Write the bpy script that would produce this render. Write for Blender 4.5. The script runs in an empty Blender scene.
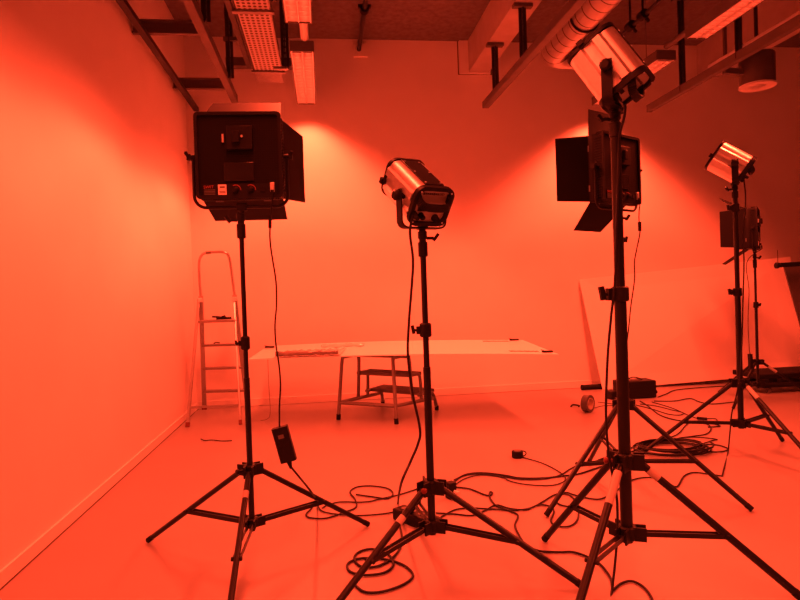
import bpy, math, random
from mathutils import Vector, Matrix
random.seed(7)
SC = bpy.context.scene
COL = SC.collection
PI = math.pi

# ---------------------------------------------------------------- camera
FPX, YAW, PITCH, ROLL, EYE = 605.4, 0.1247, -0.01297, -0.0336, 1.4
_w = Vector((math.sin(YAW) * math.cos(PITCH), math.cos(YAW) * math.cos(PITCH), math.sin(PITCH)))
_r0 = Vector((math.cos(YAW), -math.sin(YAW), 0)); _u0 = _r0.cross(_w)
_r = math.cos(ROLL) * _r0 + math.sin(ROLL) * _u0
_u = -math.sin(ROLL) * _r0 + math.cos(ROLL) * _u0
CAM = Vector((0, 0, EYE))
cd = bpy.data.cameras.new('camera'); cam = bpy.data.objects.new('camera', cd); COL.objects.link(cam)
cd.sensor_width = 36; cd.lens = 36 * FPX / 800; cd.clip_start = .05
cam.matrix_world = Matrix(((_r.x, _u.x, -_w.x, 0), (_r.y, _u.y, -_w.y, 0), (_r.z, _u.z, -_w.z, EYE), (0, 0, 0, 1)))
SC.camera = cam

# ---------------------------------------------------------------- world, exposure
W = bpy.data.worlds.new('world'); SC.world = W; W.use_nodes = True
bg = W.node_tree.nodes['Background']; bg.inputs[0].default_value = (1, .05, .02, 1); bg.inputs[1].default_value = 0
SC.view_settings.view_transform = 'Standard'; SC.view_settings.look = 'None'
SC.view_settings.gamma = 1; SC.view_settings.exposure = 0.0
LAMP_COLOR = (1, .059, .021)
LAMP_WATTS, LAMP_GLOW = 325, 3.0
LAMP_CURVE = ((.43, 0), (.56, .26), (.635, 1.12), (.72, .95), (.85, .48), (1.0, .26))   # louvre's light distribution over the cosine from straight down
try:
    SC.cycles.max_bounces = 10; SC.cycles.diffuse_bounces = 8
    SC.cycles.sample_clamp_indirect = 6
    SC.cycles.use_denoising = True
except Exception:
    pass

def ray(x, y): return (x - 400) / FPX * _r - (y - 300) / FPX * _u + _w
def F(x, y, z=0.0):                     # point of a level plane seen at x, y
    d = ray(x, y); return CAM + d * ((z - EYE) / d.z)
def P(x, y, Y):                         # point at depth Y into the room seen at x, y
    d = ray(x, y); return CAM + d * (Y / d.y)

# ---------------------------------------------------------------- materials
def mat(name, col, rough=.5, metal=0.0, noise=0.0, nscale=20, bump=0.0, bscale=200, spec=.5, trans=0, alpha=1):
    m = bpy.data.materials.new(name); m.use_nodes = True
    nt = m.node_tree; b = nt.nodes['Principled BSDF']
    b.inputs['Base Color'].default_value = (*col, 1); b.inputs['Roughness'].default_value = rough
    b.inputs['Metallic'].default_value = metal; b.inputs['Specular IOR Level'].default_value = spec
    if trans: b.inputs['Transmission Weight'].default_value = trans
    tc = nt.nodes.new('ShaderNodeTexCoord')
    if noise:
        n = nt.nodes.new('ShaderNodeTexNoise'); n.inputs['Scale'].default_value = nscale; n.inputs['Detail'].default_value = 5
        nt.links.new(tc.outputs['Object'], n.inputs['Vector'])
        r = nt.nodes.new('ShaderNodeValToRGB')
        r.color_ramp.elements[0].position = .3; r.color_ramp.elements[1].position = .7
        r.color_ramp.elements[0].color = (*[c * (1 - noise) for c in col], 1)
        r.color_ramp.elements[1].color = (*[min(1, c * (1 + noise)) for c in col], 1)
        nt.links.new(n.outputs['Fac'], r.inputs[0]); nt.links.new(r.outputs[0], b.inputs['Base Color'])
    if bump:
        n = nt.nodes.new('ShaderNodeTexNoise'); n.inputs['Scale'].default_value = bscale; n.inputs['Detail'].default_value = 4
        nt.links.new(tc.outputs['Object'], n.inputs['Vector'])
        bm_ = nt.nodes.new('ShaderNodeBump'); bm_.inputs['Strength'].default_value = bump; bm_.inputs['Distance'].default_value = .01
        nt.links.new(n.outputs['Fac'], bm_.inputs['Height']); nt.links.new(bm_.outputs[0], b.inputs['Normal'])
    return m

def emit(name, col, s):
    m = bpy.data.materials.new(name); m.use_nodes = True
    b = m.node_tree.nodes['Principled BSDF']
    b.inputs['Base Color'].default_value = (.8, .8, .8, 1)
    b.inputs['Emission Color'].default_value = (*col, 1); b.inputs['Emission Strength'].default_value = s
    return m

def dotted(name, base, dot, pitch, axes='XZ', r=.3):   # punched sheet: rows of small holes
    m = mat(name, base, .6, 0, spec=.12); nt = m.node_tree; b = nt.nodes['Principled BSDF']
    tc = nt.nodes.new('ShaderNodeTexCoord'); sp = nt.nodes.new('ShaderNodeSeparateXYZ'); nt.links.new(tc.outputs['Object'], sp.inputs[0])
    def M(op, a, c=None):
        n = nt.nodes.new('ShaderNodeMath'); n.operation = op
        for i, v in enumerate((a, c)):
            if v is None: continue
            if isinstance(v, (int, float)): n.inputs[i].default_value = v
            else: nt.links.new(v, n.inputs[i])
        return n.outputs[0]
    ds = []
    pit = pitch if isinstance(pitch, tuple) else (pitch, pitch)
    for a, p in zip(axes, pit):
        f = M('FRACT', M('DIVIDE', sp.outputs[a], p)); d = M('SUBTRACT', f, .5); ds.append(M('MULTIPLY', d, d))
    k = M('LESS_THAN', M('SQRT', M('ADD', ds[0], ds[1])), r)
    mx = nt.nodes.new('ShaderNodeMix'); mx.data_type = 'RGBA'
    nt.links.new(k, mx.inputs['Factor']); mx.inputs['A'].default_value = (*base, 1); mx.inputs['B'].default_value = (*dot, 1)
    nt.links.new(mx.outputs['Result'], b.inputs['Base Color'])
    return m

M_WALL = mat('white_wall_paint', (.80, .79, .77), .7, noise=.02, nscale=2, bump=.05, bscale=150)
M_UNSEEN_WALL = mat('darkened_unseen_wall', (.10, .10, .10), .9, noise=.1, nscale=3)  # unseen right and front walls coloured dark to cut the bounced light
M_FLOOR = mat('pale_grey_vinyl', (.31, .305, .30), .38, noise=.03, nscale=1.5, spec=.4)
M_CEIL = mat('rough_concrete', (.135, .128, .125), .9, noise=.2, nscale=14, bump=.6, bscale=60)
M_BASE = mat('skirting_paint', (.78, .77, .75), .4)
M_GAP = mat('dark_gap', (.10, .10, .10), .9)
M_BLACK = mat('black_powder_coat', (.010, .010, .010), .5, noise=.2, nscale=60, spec=.2)
M_TUBE = mat('black_anodised_tube', (.012, .012, .012), .34, .1, spec=.3)
M_RUBBER = mat('black_rubber', (.009, .009, .009), .75, spec=.2)
M_CABLE = mat('black_cable', (.010, .010, .010), .55, spec=.25)
M_DOOR = mat('barn_door_sheet', (.009, .009, .009), .6, spec=.15)
M_GRID = dotted('vented_black_housing', (.0065, .0065, .0065), (.012, .012, .012), .012)
M_SILVER = mat('brushed_aluminium', (.85, .85, .85), .38, .85, noise=.05, nscale=40)
M_PLATE = mat('grey_control_plate', (.42, .42, .42), .5, .3)
M_STEEL = mat('galvanised_steel', (.22, .22, .22), .45, .6, noise=.15, nscale=25)
M_GREY = mat('grey_painted_steel', (.12, .115, .11), .6, .1, noise=.1, nscale=10)
M_DARKRAIL = mat('dark_grey_rail', (.025, .025, .025), .5, .1)
M_LOUVRE = mat('louvre_aluminium', (.82, .82, .82), .3, .6)
M_LADDER = mat('ladder_aluminium', (.40, .40, .40), .32, .8)
M_STOOL = mat('stool_steel', (.24, .235, .23), .42, .4)
M_TREAD = mat('ribbed_tread', (.17, .16, .16), .7)
M_BOARD = mat('white_foam_board', (.95, .94, .92), .3, spec=.8)
M_DIFF = mat('unlit_diffuser', (.75, .75, .74), .6)
M_TUBELIT = emit('red_lit_tube', LAMP_COLOR, LAMP_GLOW)
M_PALE = mat('pale_sticker', (.85, .85, .85), .5)
M_RED = mat('red_plastic', (.16, .03, .03), .45)
M_STICK = mat('sticker_or_leg_glint', (.42, .41, .39), .5)
M_WIRE = mat('red_print', (.35, .08, .06), .5)
M_FOIL = mat('clear_plastic_wrap', (.75, .74, .72), .12, .0, spec=.9, bump=.6, bscale=30)
M_FOILD = mat('shiny_wrap_roll', (.30, .28, .26), .12, .6, bump=.8, bscale=40)
M_LENS = mat('lens_glass', (.5, .5, .5), .1, .0)
M_DUCT = dotted('spiral_duct_steel', (.42, .41, .40), (.10, .10, .10), (.15, 50.0), 'YZ', .0)
_nt = M_DUCT.node_tree                                    # dark lock seams round the pipe
for _n in _nt.nodes:
    if _n.type == 'MATH' and _n.operation == 'LESS_THAN':
        _l = [l for l in _nt.links if l.to_node == _n][0]; _sq = _l.from_node; _add = _sq.inputs[0].links[0].from_node; _src = _add.inputs[0].links[0].from_socket
        _nt.links.remove(_l); _nt.links.new(_src, _n.inputs[0]); _n.inputs[1].default_value = .0035
_nt.nodes['Principled BSDF'].inputs['Metallic'].default_value = .6; _nt.nodes['Principled BSDF'].inputs['Roughness'].default_value = .35
M_WOOD = mat('pale_wood_plaster', (.42, .40, .38), .8, noise=.08, nscale=6)
M_TAPE = mat('grey_tape', (.10, .10, .10), .5)
M_CARD = mat('cardboard_core', (.5, .42, .34), .8)
M_TRAY = dotted('punched_tray', (.50, .49, .48), (.07, .065, .065), (.045, .055), 'XY', .33)
M_DARKBOARD = mat('dark_board', (.09, .085, .085), .6)

# ---------------------------------------------------------------- mesh builder
def frame_from(d):
    d = d.normalized(); a = Vector((0, 0, 1)) if abs(d.z) < .95 else Vector((1, 0, 0))
    x = d.cross(a).normalized(); y = x.cross(d).normalized()
    return Matrix((x, y, d)).transposed()          # local z along d

class MB:
    def __init__(s, M=None): s.v = []; s.f = []; s.M = M
    def add(s, vs, fs, M=None):
        k = len(s.v)
        for p in vs:
            p = Vector(p)
            if M is not None: p = M @ p
            if s.M is not None: p = s.M @ p
            s.v.append(p)
        s.f += [[i + k for i in f] for f in fs]
        return s
    def box(s, c, size, R=None, ch=0.0):
        x, y, z = [d / 2 for d in size]; c = Vector(c)
        M = Matrix.Translation(c) @ (R.to_4x4() if R is not None else Matrix.Identity(4))
        if ch <= 0:
            vs = [(sx * x, sy * y, sz * z) for sx in (-1, 1) for sy in (-1, 1) for sz in (-1, 1)]
            fs = [[0, 1, 3, 2], [4, 6, 7, 5], [0, 4, 5, 1], [2, 3, 7, 6], [0, 2, 6, 4], [1, 5, 7, 3]]
            return s.add(vs, fs, M)
        ch = min(ch, x * .9, y * .9)            # chamfered upright edges
        o = [(-x + ch, -y), (x - ch, -y), (x, -y + ch), (x, y - ch), (x - ch, y), (-x + ch, y), (-x, y - ch), (-x, -y + ch)]
        return s.prism(o, -z, z, M)
    def prism(s, o, z0, z1, M=None):
        n = len(o); vs = [(a, b, z0) for a, b in o] + [(a, b, z1) for a, b in o]
        fs = [list(range(n))[::-1], list(range(n, 2 * n))] + [[i, (i + 1) % n, n + (i + 1) % n, n + i] for i in range(n)]
        return s.add(vs, fs, M)
    def ring(s, o, i, z0, z1, M=None):           # outline o with a hole i of as many points
        n = len(o); vs = [(a, b, z) for L in (o, i) for z in (z0, z1) for a, b in L]
        fs = []
        for k in range(n):
            j = (k + 1) % n
            fs += [[k, j, n + j, n + k], [2 * n + j, 2 * n + k, 3 * n + k, 3 * n + j], [n + k, n + j, 3 * n + j, 3 * n + k], [j, k, 2 * n + k, 2 * n + j]]
        return s.add(vs, fs, M)
    def bar(s, p, q, w, h=None, ch=0):
        p, q = Vector(p), Vector(q); d = q - p
        return s.box((p + q) / 2, (w, h or w, d.length), frame_from(d), ch)
    def cyl(s, p, q, r, r2=None, n=16):
        p, q = Vector(p), Vector(q); R = frame_from(q - p); r2 = r if r2 is None else r2
        vs = [p + R @ Vector((r * math.cos(2 * PI * k / n), r * math.sin(2 * PI * k / n), 0)) for k in range(n)]
        vs += [q + R @ Vector((r2 * math.cos(2 * PI * k / n), r2 * math.sin(2 * PI * k / n), 0)) for k in range(n)]
        fs = [list(range(n))[::-1], list(range(n, 2 * n))] + [[k, (k + 1) % n, n + (k + 1) % n, n + k] for k in range(n)]
        return s.add(vs, fs)
    def lathe(s, p, d, prof, n=24):              # prof: (radius, along d)
        p = Vector(p); R = frame_from(Vector(d)); vs = []; fs = []
        for r, z in prof:
            vs += [p + R @ Vector((r * math.cos(2 * PI * k / n), r * math.sin(2 * PI * k / n), z)) for k in range(n)]
        for a in range(len(prof) - 1):
            fs += [[a * n + k, a * n + (k + 1) % n, (a + 1) * n + (k + 1) % n, (a + 1) * n + k] for k in range(n)]
        fs += [list(range(n))[::-1], list(range((len(prof) - 1) * n, len(prof) * n))]
        return s.add(vs, fs)
    def tube(s, pts, r, n=8, closed=False, ridge=None):
        pts = [Vector(p) for p in pts]; m = len(pts); vs = []; fs = []
        def tan(i):
            a = pts[(i - 1) % m if closed else max(i - 1, 0)]; b = pts[(i + 1) % m if closed else min(i + 1, m - 1)]
            t = b - a
            return t.normalized() if t.length > 1e-9 else Vector((0, 0, 1))
        t0 = tan(0); R = frame_from(t0); x = R.col[0].copy()
        for i in range(m):
            t = tan(i); x = (x - t * x.dot(t)).normalized(); y = t.cross(x)
            rr = r * (ridge(i) if ridge else 1)
            vs += [pts[i] + (x * math.cos(2 * PI * k / n) + y * math.sin(2 * PI * k / n)) * rr for k in range(n)]
        for i in range(m if closed else m - 1):
            j = (i + 1) % m
            fs += [[i * n + k, i * n + (k + 1) % n, j * n + (k + 1) % n, j * n + k] for k in range(n)]
        if not closed: fs += [list(range(n))[::-1], list(range((m - 1) * n, m * n))]
        return s.add(vs, fs)
    def build(s, name, m, parent=None, smooth=True, bevel=0):
        me = bpy.data.meshes.new(name); me.from_pydata([tuple(p) for p in s.v], [], s.f); me.update()
        me.materials.append(m)
        import bmesh
        b = bmesh.new(); b.from_mesh(me); bmesh.ops.recalc_face_normals(b, faces=b.faces); b.to_mesh(me); b.free()
        if smooth:
            me.shade_smooth(); me.set_sharp_from_angle(angle=math.radians(38))
        o = bpy.data.objects.new(name, me); COL.objects.link(o)
        if parent is not None:
            o.parent = parent
            top = parent
            while top.parent: top = top.parent
            base = Matrix.Translation(-top.location) if top.type == 'EMPTY' else Matrix.Identity(4)
            if parent is top and top.type == 'EMPTY' and top.get('world_parts'): me.transform(base)
            elif top.type == 'EMPTY' and top.get('world_parts'): me.transform(base)
        if bevel:
            bv = o.modifiers.new('bevel', 'BEVEL'); bv.width = bevel; bv.segments = 2; bv.limit_method = 'ANGLE'
        return o

def smooth_path(pts, k=6, closed=False):
    pts = [Vector(p) for p in pts]; n = len(pts); out = []
    for i in range(n if closed else n - 1):
        if closed: a, b, c, d = pts[i - 1], pts[i], pts[(i + 1) % n], pts[(i + 2) % n]
        else: a, b, c, d = pts[max(i - 1, 0)], pts[i], pts[i + 1], pts[min(i + 2, n - 1)]
        for j in range(k):
            t = j / k
            out.append(.5 * ((2 * b) + (c - a) * t + (2 * a - 5 * b + 4 * c - d) * t * t + (3 * b - a - 3 * c + d) * t ** 3))
    if not closed: out.append(pts[-1])
    return out

def tag(o, label, cat, group=None):
    o['label'] = label; o['category'] = cat
    if group: o['group'] = group
    return o
def thing(name, label, cat, loc, group=None):   # an Empty at the thing's base; its parts are built in world space around it
    o = bpy.data.objects.new(name, None); COL.objects.link(o); o.location = Vector(loc); o['world_parts'] = 1
    o.empty_display_size = .1
    return tag(o, label, cat, group)
def struct(name, mb, m, smooth=False):
    o = mb.build(name, m, smooth=smooth); o['kind'] = 'structure'; return o
def rrect(w, h, r, n=5):
    o = []
    for cx, cy, a0 in ((w / 2 - r, h / 2 - r, 0), (-w / 2 + r, h / 2 - r, 90), (-w / 2 + r, -h / 2 + r, 180), (w / 2 - r, -h / 2 + r, 270)):
        for k in range(n + 1):
            a = math.radians(a0 + 90 * k / n); o.append((cx + r * math.cos(a), cy + r * math.sin(a)))
    return o
def text_geo(body, size, M, mb, depth=.0008):
    cu = bpy.data.curves.new('lettering', 'FONT'); cu.body = body; cu.size = size; cu.extrude = depth; cu.align_x = 'CENTER'; cu.align_y = 'CENTER'
    o = bpy.data.objects.new('lettering', cu); COL.objects.link(o)
    dg = bpy.context.evaluated_depsgraph_get(); dg.update()
    me = o.evaluated_get(dg).to_mesh()
    mb.add([v.co.copy() for v in me.vertices], [list(p.vertices) for p in me.polygons], M)
    bpy.data.objects.remove(o); bpy.data.curves.remove(cu)

# ================================================================ SETTING
XL, XR, YB, YF, ZC = -1.645, 8.6, 7.95, -3.6, 4.72
struct('floor', MB().box(((XL + XR) / 2, (YB + YF) / 2, -.05), (XR - XL + .4, YB - YF + .4, .1)), M_FLOOR)
struct('ceiling', MB().box(((XL + XR) / 2, (YB + YF) / 2, ZC + .05), (XR - XL + .4, YB - YF + .4, .1)), M_CEIL)
struct('wall_left', MB().box((XL - .05, (YB + YF) / 2, ZC / 2), (.1, YB - YF + .2, ZC)), M_WALL)
struct('wall_right', MB().box((XR + .05, (YB + YF) / 2, ZC / 2), (.1, YB - YF + .2, ZC)), M_UNSEEN_WALL)
struct('wall_back', MB().box(((XL + XR) / 2, YB + .05, ZC / 2), (XR - XL, .1, ZC)), M_WALL)
struct('wall_front', MB().box(((XL + XR) / 2, YF - .05, ZC / 2), (XR - XL, .1, ZC)), M_UNSEEN_WALL)
struct('baseboard_left', MB().box((XL + .007, (YB + YF) / 2, .044), (.014, YB - YF, .076)), M_BASE)
struct('baseboard_back', MB().box(((XL + XR) / 2, YB - .007, .05), (XR - XL, .014, .09)), M_BASE)
struct('shadow_gap_left', MB().box((XL + .009, (YB + YF) / 2, .004), (.016, YB - YF, .006)), M_GAP)  # dark strip painted in for the shadow gap under the skirting
# boxed-in concrete beams under the ceiling and the plaster patches round them
bx0, bx1 = 2.02, 2.29
struct('trim_2', MB().box(((bx0 + bx1) / 2, (YB + 1) / 2, (4.3 + ZC) / 2), (bx1 - bx0, YB - 1, ZC - 4.3)), M_WOOD)
m_ = MB()
for (cx_, cz_, w_, h_) in ((2.11, 4.28, .46, .012), (1.885, 4.5, .012, .45), (2.335, 4.5, .012, .45)): m_.box((cx_, YB - .004, cz_), (w_, .008, h_))
struct('trim_6', m_, M_GAP)
struct('trim_3', MB().box((2.11, YB - .015, 4.5), (.42, .03, .44)), M_WALL)
x2 = P(697, 73, YB).x
struct('trim_4', MB().box((x2 + .16, (YB + 1) / 2, (4.28 + ZC) / 2), (.32, YB - 1, ZC - 4.28)), M_WOOD)
struct('trim_5', MB().box((.587, YB - .015, 4.575), (.18, .03, .17)), M_WALL)

# ================================================================ LIGHT STANDS
def polar(c, az, r, z): return Vector((c[0] + r * math.cos(math.radians(az)), c[1] + r * math.sin(math.radians(az)), z))
def make_stand(label, c, azs, R, zc, zh, tubes, joints, rl, sticker_or_glint=(), ztop=None, cw=.05, red=None):
    t = thing('light_stand', label, 'light stand', (c[0], c[1], 0), 'black tripod light stands')
    X = Vector((c[0], c[1], 0))
    for k, (z0, z1, r) in enumerate(tubes):
        if k == 0: z0 = zh - .045
        MB().cyl(X + Vector((0, 0, z0)), X + Vector((0, 0, z1)), r, n=20).build('pole' if k == 0 else 'extension_tube', M_TUBE, t)
    # sliding collar with three ears and the fixed hub below it
    for nm, z, hh in (('collar', zc, cw * 1.35), ('hub', zh, cw * 1.15)):
        m = MB().lathe(X + Vector((0, 0, z - hh / 2)), (0, 0, 1), [(cw * .70, 0), (cw * .82, .006), (cw * .82, hh - .006), (cw * .70, hh)])
        for a in azs:
            for sgn in (-1, 1):
                o = polar((0, 0), a + 90, (rl + .005) * sgn, 0)
                m.bar(polar(c, a, cw * .4, z) + o, polar(c, a, cw * 1.55, z) + o, .009, hh)
        cl = m.build(nm, M_BLACK, t)
        for a in azs:
            q = polar(c, a, cw * 1.3, z); o = polar((0, 0), a + 90, .024, 0)
            MB().cyl(q - o, q + o, .006, n=8).build('bolt', M_BLACK, cl)
        if nm == 'collar':
            a = azs[0] + 60 if red is None else red
            k = MB().cyl(polar(c, a, cw * .7, z), polar(c, a, cw * 1.35, z), .008, n=10)
            k.lathe(polar(c, a, cw * 1.35, z), polar((0, 0), a, 1, 0), [(.010, 0), (.015, .005), (.015, .016), (.010, .02)], 10)
            k.build('lock_knob', M_RED if red is not None else M_BLACK, cl)
    for i, a in enumerate(azs):
        Ri = R[i] if isinstance(R, (list, tuple)) else R
        hin = polar(c, a, cw * 1.25, zc - .008); ft = polar(c, a, Ri, .02)
        lg = MB().cyl(hin, ft, rl, n=14).build('leg', M_TUBE, t)
        d = (ft - hin).normalized()
        MB().cyl(ft - d * .03, ft + d * .010, rl * 1.08, n=14).build('rubber_foot', M_RUBBER, lg)
        mid = hin.lerp(ft, .56)
        br = MB()
        s0 = polar(c, a, cw * 1.25, zh)
        for sgn in (-1, 1):
            o = polar((0, 0), a + 90, .015 * sgn, 0)
            br.bar(s0 + o, mid + o, .005, .022)
        br.build('brace', M_TUBE, t)
        o = polar((0, 0), a + 90, rl + .01, 0)
        MB().cyl(mid - o, mid + o, .010, n=8).build('rivet', M_BLACK, lg)
        if i in sticker_or_glint:
            p0 = hin.lerp(ft, sticker_or_glint[i][0]); p1 = hin.lerp(ft, sticker_or_glint[i][1])
            MB().cyl(p0, p1, rl * 1.07, n=14).build('sticker_or_glint', M_STICK, lg)
    for z, r, az in joints:
        m = MB().lathe(X + Vector((0, 0, z - .035)), (0, 0, 1), [(r + .004, 0), (r + .010, .006), (r + .010, .064), (r + .004, .07)])
        q_ = r / .021
        m.box(polar(c, az, r + .012, z), (.03 * q_, .026 * q_, .04 * q_), Matrix.Rotation(math.radians(az), 3, 'Z'))
        j = m.build('clamp_joint', M_BLACK, t)
        k = MB().cyl(polar(c, az, r + .02, z), polar(c, az, r + .012 + .028 * q_, z), .007, n=10)
        k.bar(polar(c, az, r + .012 + .028 * q_, z) + Vector((0, 0, -.018 * q_)), polar(c, az, r + .014 + .034 * q_, z) + Vector((0, 0, .026 * q_)), .014 * q_, .016 * q_)
        k.build('wing_knob', M_BLACK, j)
    return t

def receiver(t, c, z0, z1, az, r=.02):           # socket at the top of a stand with its wing screw
    X = Vector((c[0], c[1], 0)); h = z1 - z0
    m = MB().lathe(X + Vector((0, 0, z0)), (0, 0, 1), [(r * .8, 0), (r * 1.15, .004), (r * 1.15, h * .55), (r * .85, h * .6), (r * .85, h * .68), (r * 1.1, h * .72), (r * 1.1, h - .004), (r * .8, h)])
    o = m.build('top_socket', M_BLACK, t)
    zz = z0 + h * .72
    k = MB().cyl(polar(c, az, r, zz), polar(c, az, r + .035, zz), .008, n=10)
    k.bar(polar(c, az, r + .035, zz) + Vector((0, 0, -.012)), polar(c, az, r + .06, zz) + Vector((0, 0, .02)), .016, .014)
    k.build('wing_knob', M_BLACK, o)

cA = F(252, 522, .225); cB = F(432, 525, .225); cC = F(627, 535, .225); cE = F(624.5, 460, .225); cD = F(741, 424, .225); cG = P(758, 385, 6.4)
zA = P(240.5, 213.5, cA.y).z; zB = P(420.5, 231, cB.y).z; zC_ = P(613, 112, cC.y).z; zE = P(618, 214, cE.y).z; zD = P(736, 186, cD.y).z; zG = P(753, 254, cG.y).z

sA = make_stand('black tripod stand whose slim pole rises in front of the ladder', cA, (147, 31.8, 268), (.76, .733, .76), .50, .225,
    [(.10, .98, .0155), (.96, zA, .0125)], [(P(245, 343, cA.y).z, .0135, 195)], .0145, {2: (.13, .18)}, cw=.042)
receiver(sA, cA, zA - .13, zA, 200)
sB = make_stand('black tripod stand in front of the table board, power strip at its foot', cB, (-28, -141, 92), (.72, .72, .72), .42, .225,
    [(.10, 1.02, .0195), (1.0, zB, .0155)], [(P(424.5, 330, cB.y).z, .020, 170)], .0165, {1: (.22, .275)}, cw=.049, red=235)
receiver(sB, cB, zB - .13, zB, 0, .021)
sC = make_stand('thick black tripod stand with a wide collar, closest to the camera', cC, (112, -25, 224), (.56, .70, .72), .575, .24,
    [(.12, P(619, 294, cC.y).z, .028), (P(619, 294, cC.y).z - .02, zC_ - .05, .0235)], [(P(619, 294, cC.y).z, .030, 180)], .0175, {2: (.04, .24), 1: (.05, .12)}, cw=.055, red=160)
receiver(sC, cC, zC_ - .12, zC_, 180, .024)
sE = make_stand('black tripod stand half hidden behind the thickest stand, under the angled panel', cE, (204, -40, 84), (.72, .728, .72), .60, .225,
    [(.12, 1.25, .0215), (1.2, zE - .04, .017)], [(P(620.5, 240, cE.y).z, .018, 0)], .016, {}, cw=.048)
receiver(sE, cE, zE - .1, zE, 5, .028)
sD = make_stand('black tripod stand with tall thick pole in front of the leaning white board', cD, (172, 20, -86), (.80, .55, .80), .565, .235,
    [(.12, P(738, 292, cD.y).z, .0225), (P(738, 292, cD.y).z - .02, zD, .0185)], [(P(738, 292, cD.y).z, .023, 180), (P(736, 208, cD.y).z, .020, 180)], .016, {2: (.03, .17)}, cw=.05)
receiver(sD, cD, zD - .10, zD, 180, .021)
sG = make_stand('slim black tripod stand beside the low black dolly', cG, (-150, -20, 95), .62, P(757, 362, cG.y).z, P(758, 384, cG.y).z,
    [(.10, P(755, 305, cG.y).z, .016), (P(755, 305, cG.y).z - .02, zG, .013)], [(P(755, 305, cG.y).z, .017, 0)], .014, {1: (.1, .25)}, cw=.042)  # the pale sticker band on this stand's leg is a painted highlight
receiver(sG, cG, zG - .16, zG, 0, .018)

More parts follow.
